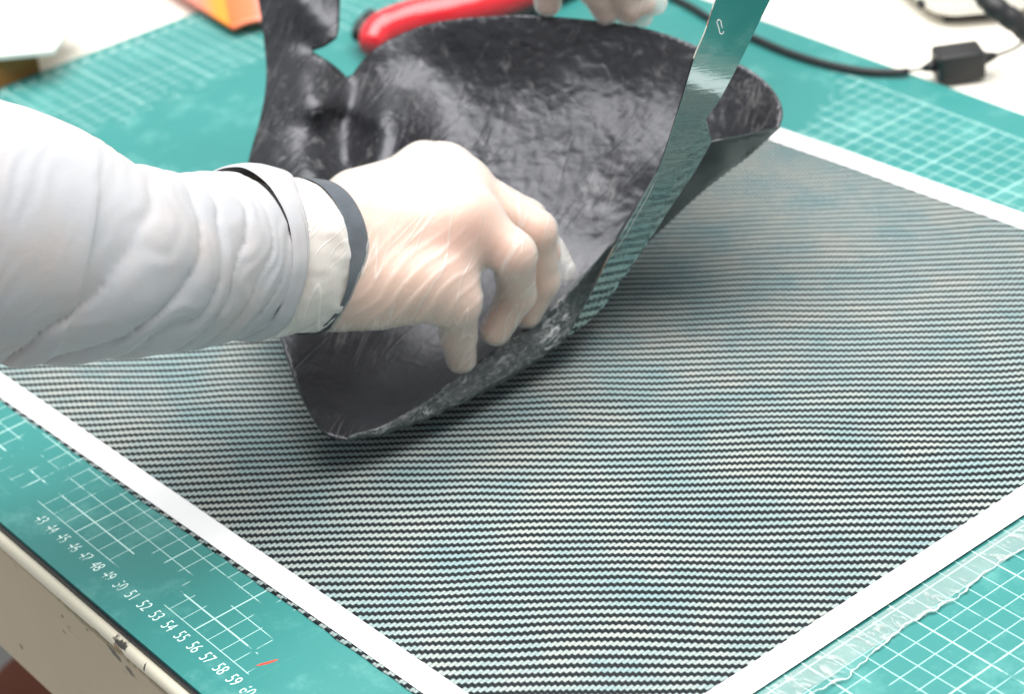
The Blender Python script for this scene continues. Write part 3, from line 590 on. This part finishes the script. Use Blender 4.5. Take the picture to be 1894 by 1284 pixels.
def r_sleeve(t, a, Cc, Dd):
    down = (1-np.cos(a))*.5; front = np.maximum(0, np.sin(a)); nn = fbm(Cc+Dd*4, .22, 50, 3)
    q = t + 3.3*down - .7*front + nn*1.0 + .35*vnoise(np.stack([t*.6, np.cos(a)*1.6, np.sin(a)*1.6], -1), 57); base = np.interp(t, rs, rr)
    cc = np.array(creases) + 1.0; k = np.clip(np.searchsorted(cc, q)-1, 0, len(cc)-2); f = np.clip((q-cc[k])/(cc[k+1]-cc[k]), 0, 1); wd = cc[k+1]-cc[k]
    amp = np.clip(wd*.14, .10, .28)*(.7+.6*down)*(1+.7*vnoise(np.stack([k*1.7, np.cos(a)*1.1, np.sin(a)*1.1], -1), 58))
    puff = amp*(np.clip(4*f*(1-f), 0, 1)**.42 - .8)
    fine = .05*np.sin(q*7+nn*9)*vnoise(Cc*.6+Dd, 61)+.02*np.sin(q*9+nn*8)*np.clip((t-s_at(230))/4, 0, 1)*(.2+.8*down)
    tail = np.clip((t-s_at(425))/.6, 0, 1)*.38; return base + puff + fine - tail + .05*fbm(Cc+Dd*4, .5, 70, 2)
sweep('sleeve', path, r_sleeve, M_sleeve, 420, 150)
# rolled sleeve hem, crinkled glove cuff and dark band
pw = np.array([e2, el, P(530, 474, 10.1), wr, wr+(wr-el)*.75+(J['cM']-wr)*.12]); pcw = resample(cr(pw, 12), .1); sw = np.r_[0, np.cumsum(np.linalg.norm(np.diff(pcw, axis=0), axis=1))]; uw = proj(pcw)[:, 0]; LW = sw[-1]
def sW(u): return np.interp(u, uw, sw)
def r_hem(t, a, Cc, Dd):
    f = (t-sW(430))/(sW(512)-sW(430)); return 3.74 + .26*np.sqrt(np.clip(1-(2*f-1)**2, 0, 1)) + .07*fbm(Cc+Dd*4, .6, 90, 2) - .15*np.clip(f, 0, 1)
sweep('sleeve_hem', pw, r_hem, M_sleeve, 40, 120, sW(430)/LW, sW(512)/LW)
def r_cuff(t, a, Cc, Dd):
    f = (t-sW(478))/(sW(590)-sW(478)); nn = fbm(np.stack([t*.5, np.cos(a)*3.0, np.sin(a)*3.0], -1), 1, 100, 3)
    fo = np.sin(t*5.5 + 2.2*nn + 2*np.cos(a)); g = np.clip((1-f)*3, 0, 1); return 3.62 - .32*f + g*(.06*fo + .08*nn + .05*np.abs(fbm(np.stack([t*1.6, np.cos(a)*2.2, np.sin(a)*2.2], -1), 1, 120, 3)))
sweep('glove_cuff', pw, r_cuff, M_cuff, 150, 180, sW(478)/LW, sW(590)/LW)
def r_band(t, a, Cc, Dd):
    f = (t-sW(550))/(sW(600)-sW(550)); return 3.50 - .12*f + .045*np.sqrt(np.clip(1-(2*f-1)**2, 0, 1)) + .02*fbm(Cc+Dd*4, .8, 130, 2)
sweep('wrist_band', pw, r_band, M_band, 30, 120, sW(550)/LW, sW(600)/LW)

# second pair of fingertips at the far rim
p2 = empty('person', 'blurred gloved fingertips behind the far rim of the shell at the top edge', 'person')
def f2(X):
    d = smin(rcone(X, P(1040, -190, 15.5), P(1012, -60, 14.6), .95, .9), rcone(X, P(1012, -60, 14.6), P(1014, 6, 12.6), .86, .62), .3)
    e = smin(rcone(X, P(1120, -180, 15.5), P(1085, -50, 14.6), 1.0, .92), rcone(X, P(1085, -50, 14.6), P(1122, 20, 12.2), .86, .62), .3)
    g = smin(rcone(X, P(1190, -170, 15.5), P(1140, -50, 14.4), 1.0, .92), rcone(X, P(1140, -50, 14.4), P(1164, 22, 12.0), .86, .6), .3)
    h = smin(rcone(X, P(1230, -150, 15.2), P(1185, -50, 14.2), 1.0, .9), rcone(X, P(1185, -50, 14.2), P(1190, 5, 12.4), .84, .62), .3)
    d = np.minimum(d, smin(smin(e, g, .1), h, .1)); pl = smin(rcone(X, P(1060, -220, 15.6), P(1220, -200, 15.4), 1.8, 1.8), rcone(X, P(1130, -400, 17), P(1120, -230, 15.8), 2.6, 2.4), 1.5); return smin(d, pl, .8)
pp = np.array([P(1040, -400, 17), P(980, 10, 12), P(1250, 20, 12), P(1230, -150, 15), P(1130, -400, 17)]); l2 = pp.min(0)-3; h2 = pp.max(0)+3
v, f = nets(f2, l2, h2, .2); link('body', v, f, M_skin, p2)
def g2(X):
    d = f2(X); d = smin(d, rcone(X, P(1175, 15, 12.4), P(1212, 5, 12.8), .55, .5), .3); d = smin(d, rcone(X, P(1185, 28, 11.9), P(1192, 36, 11.7), .35, .25), .3)
    return d - .12 - .08*fbm(X, .9, 9, 3)
v, f = nets(g2, l2, h2, .16); link('glove', v, f, mat_glove('loose_glove', .30), p2)

# ================================================================== THINGS BEHIND
# red handled cutter
pl = empty('hand_cutter', 'red plastic handled hand cutter with a black end lying behind the shell', 'hand tool')
c = resample(cr([P(684, 84, 1.2), P(704, 58, 1.4), P(760, 36, 1.5), P(840, 20, 1.5), P(920, 2, 1.5), P(1010, -30, 1.4), P(1080, -60, 1.3)], 10), .3)
r = np.interp(np.linspace(0, 1, len(c)), [0, .05, .12, .4, .8, 1], [.7, 1.0, 1.2, 1.25, 1.0, .8]); tube('red_handle', c, r, M_redp, pl, 24)
c2 = c.copy(); c2[:, 2] = .45; c2 += (P(700, 60)-P(690, 48))*np.array([.5, .5, 0]); tube('black_grip', c2[2:-2], r[2:-2]*.55, M_black, pl, 16)
tube('end_cap', resample(cr([P(664, 66, 1.2), P(668, 50, 1.4), P(680, 36, 1.7), P(694, 26, 2.0)], 6), .2), [.45]*2+[.62]*200 if False else .5, M_black, pl, 16)
tube('red_handle', resample(cr([P(1080, -66, 1.2), P(1180, -130, 1.2), P(1300, -230, 1.0)], 6), .4), .5, M_steel, pl, 14)
# orange paper packet
def sheet(name, corners, mat, label, cat, lift=.5, n=18, seed=0):
    c = [np.array(q, float) for q in corners]; V = []
    for i in range(n+1):
        for j in range(n+1):
            a, b = i/n, j/n; q = (1-a)*(1-b)*c[0]+a*(1-b)*c[1]+a*b*c[2]+(1-a)*b*c[3]; q[2] += lift*math.sin(math.pi*a)*.5 + .06*vnoise(q[None]*.5, seed)[0]; V.append(q)
    F = [[i*(n+1)+j, (i+1)*(n+1)+j, (i+1)*(n+1)+j+1, i*(n+1)+j+1] for i in range(n) for j in range(n)]
    o = link(name, V, F, mat); m = o.modifiers.new('s', 'SOLIDIFY'); m.thickness = .002; m.offset = -1; return tag(o, label, cat)
t = NT('orange_pink_print'); X = t.xyz(); 
oc = t.ramp(t.M('FRACT', t.M('ADD', t.M('MULTIPLY', X[1], 16.0), t.M('MULTIPLY', X[0], 9.0))), [(0, (.78, .15, .04)), (.30, (.82, .20, .09)), (.45, (.78, .30, .28)), (.7, (.76, .22, .15)), (.88, (.86, .28, .03))])
t.set(Base_Color=oc, Roughness=.4)
sheet('paper_packet', [P(430, 52, .7), P(500, 34, .9), P(520, -110, 1.2), P(290, -40, .9)], t.m, 'orange and pink folded packet at the top left corner of the mat', 'packet', .4)
# brown board with a white box on it
bb = P(-60, 165)[:2]; 
def rect(c, ang, a, b):
    ca, sa = math.cos(ang), math.sin(ang); return [(c[0]+x*ca-y*sa, c[1]+x*sa+y*ca) for x, y in ((-a, -b), (a, -b), (a, b), (-a, b))]
q0 = P(75, 150, -.3)
o = slab('wooden_block', [tuple(P(78, 138, -.3)[:2]), tuple(P(74, 113, -.3)[:2]+np.array([-8, 0])), tuple(P(-300, 150, -.3)[:2]), tuple(P(-200, 260, -.3)[:2]+np.array([0, 0]))], -.35, 2.0, M_brown, None, .15)
tag(o, 'small brown wooden block under the white pad beyond the left corner of the mat', 'block')
o = slab('paper_pad', [tuple(P(100, 100, 2.1)[:2]), tuple(P(160, 20, 2.1)[:2]), tuple(P(-200, -40, 2.1)[:2]), tuple(P(-320, 140, 2.1)[:2])], 2.03, 2.45, M_white, None, .1)
tag(o, 'plain white paper pad at the far left resting on the brown block', 'paper pad')
# power cable with its black bead
cab = empty('power_cable', 'thin black cable with a rectangular ferrite bead trailing over the far edge of the mat', 'cable')
tube('cord', resample(cr([P(1150, -60, .3), P(1240, -8, .3), P(1275, 10, .3), P(1330, 42, .3), P(1400, 72, .3), P(1460, 97, .3), P(1530, 118, .3), P(1600, 131, .3), P(1660, 133, .35), P(1680, 131, .35)], 8), .4), .22, M_black, cab)
tube('thin_cord', resample(cr([P(1676, 131, .35), P(1700, 128, .4), P(1722, 122, .6)], 8), .3), .09, M_black, cab)
b0, b1 = P(1729, 120, .75), P(1816, 108, .75); d = (b1-b0)/np.linalg.norm(b1-b0); nn = np.array([-d[1], d[0], 0])
tube('strain_relief', [P(1706, 127, .5), b0], [.16, .42], M_black, cab)
ctr = (b0+b1)/2; L2_ = np.linalg.norm(b1-b0)/2; r_ = .95
V = [ctr + a*d*L2_ + b*nn*.98 + np.array([0, 0, c_*.86]) for a in (-1, 1) for b, c_ in ((-1, -1), (1, -1), (1, 1), (-1, 1))]
bevel(fix(link('ferrite_bead', V, [(0, 1, 2, 3), (4, 7, 6, 5), (0, 4, 5, 1), (1, 5, 6, 2), (2, 6, 7, 3), (3, 7, 4, 0)], M_black, cab, False)), .22, 4)
tube('strain_relief', [b1, P(1842, 102, .75)], [.45, .2], M_black, cab)
tube('thin_cord', resample(cr([P(1838, 103, .75), P(1862, 95, .5), P(1885, 82, .2), P(1930, 40, 0), P(1990, -30, 0)], 8), .3), .11, M_black, cab)
# white device at the far right with its plug
dev = empty('white_device', 'white plastic appliance with rounded corner at the top right edge', 'appliance')
base = [P(1655, -25, .5), P(1700, 12, .5), P(1722, 26, .5), P(1760, 33, .5), P(1850, 25, .5), P(2060, 0, .5), P(2060, -260, .5), P(1600, -170, .5)]
slab('casing', [tuple(b[:2]) for b in base], .35, 4.5, M_white, dev, .7, False)
foot = [P(1745, 25, .2), P(1860, 18, .2), P(1860, 0, .2), P(1745, 6, .2)]; slab('foot', [tuple(b[:2]) for b in foot], -.355, .345, M_black, dev, .05)
fc = P(1702, 4, 2.2)
tube('port', [fc, fc+np.array([.3, -.2, 0])], .25, M_black, dev)
plug = empty('black_plug', 'thick black ribbed cable plug in front of the white appliance', 'plug')
pp_ = resample(cr([P(1815, -20, 4.6), P(1835, 8, 4.3), P(1868, 32, 3.6), P(1905, 62, 2.6), P(1960, 110, 1.2), P(2020, 180, .5)], 8), .12); k = np.arange(len(pp_))
tube('boot', pp_[:70], .62+.05*(np.sin(k[:70]*.9) > 0), M_black, plug, 18); tube('cord', pp_[69:], .3, M_black, plug, 14)
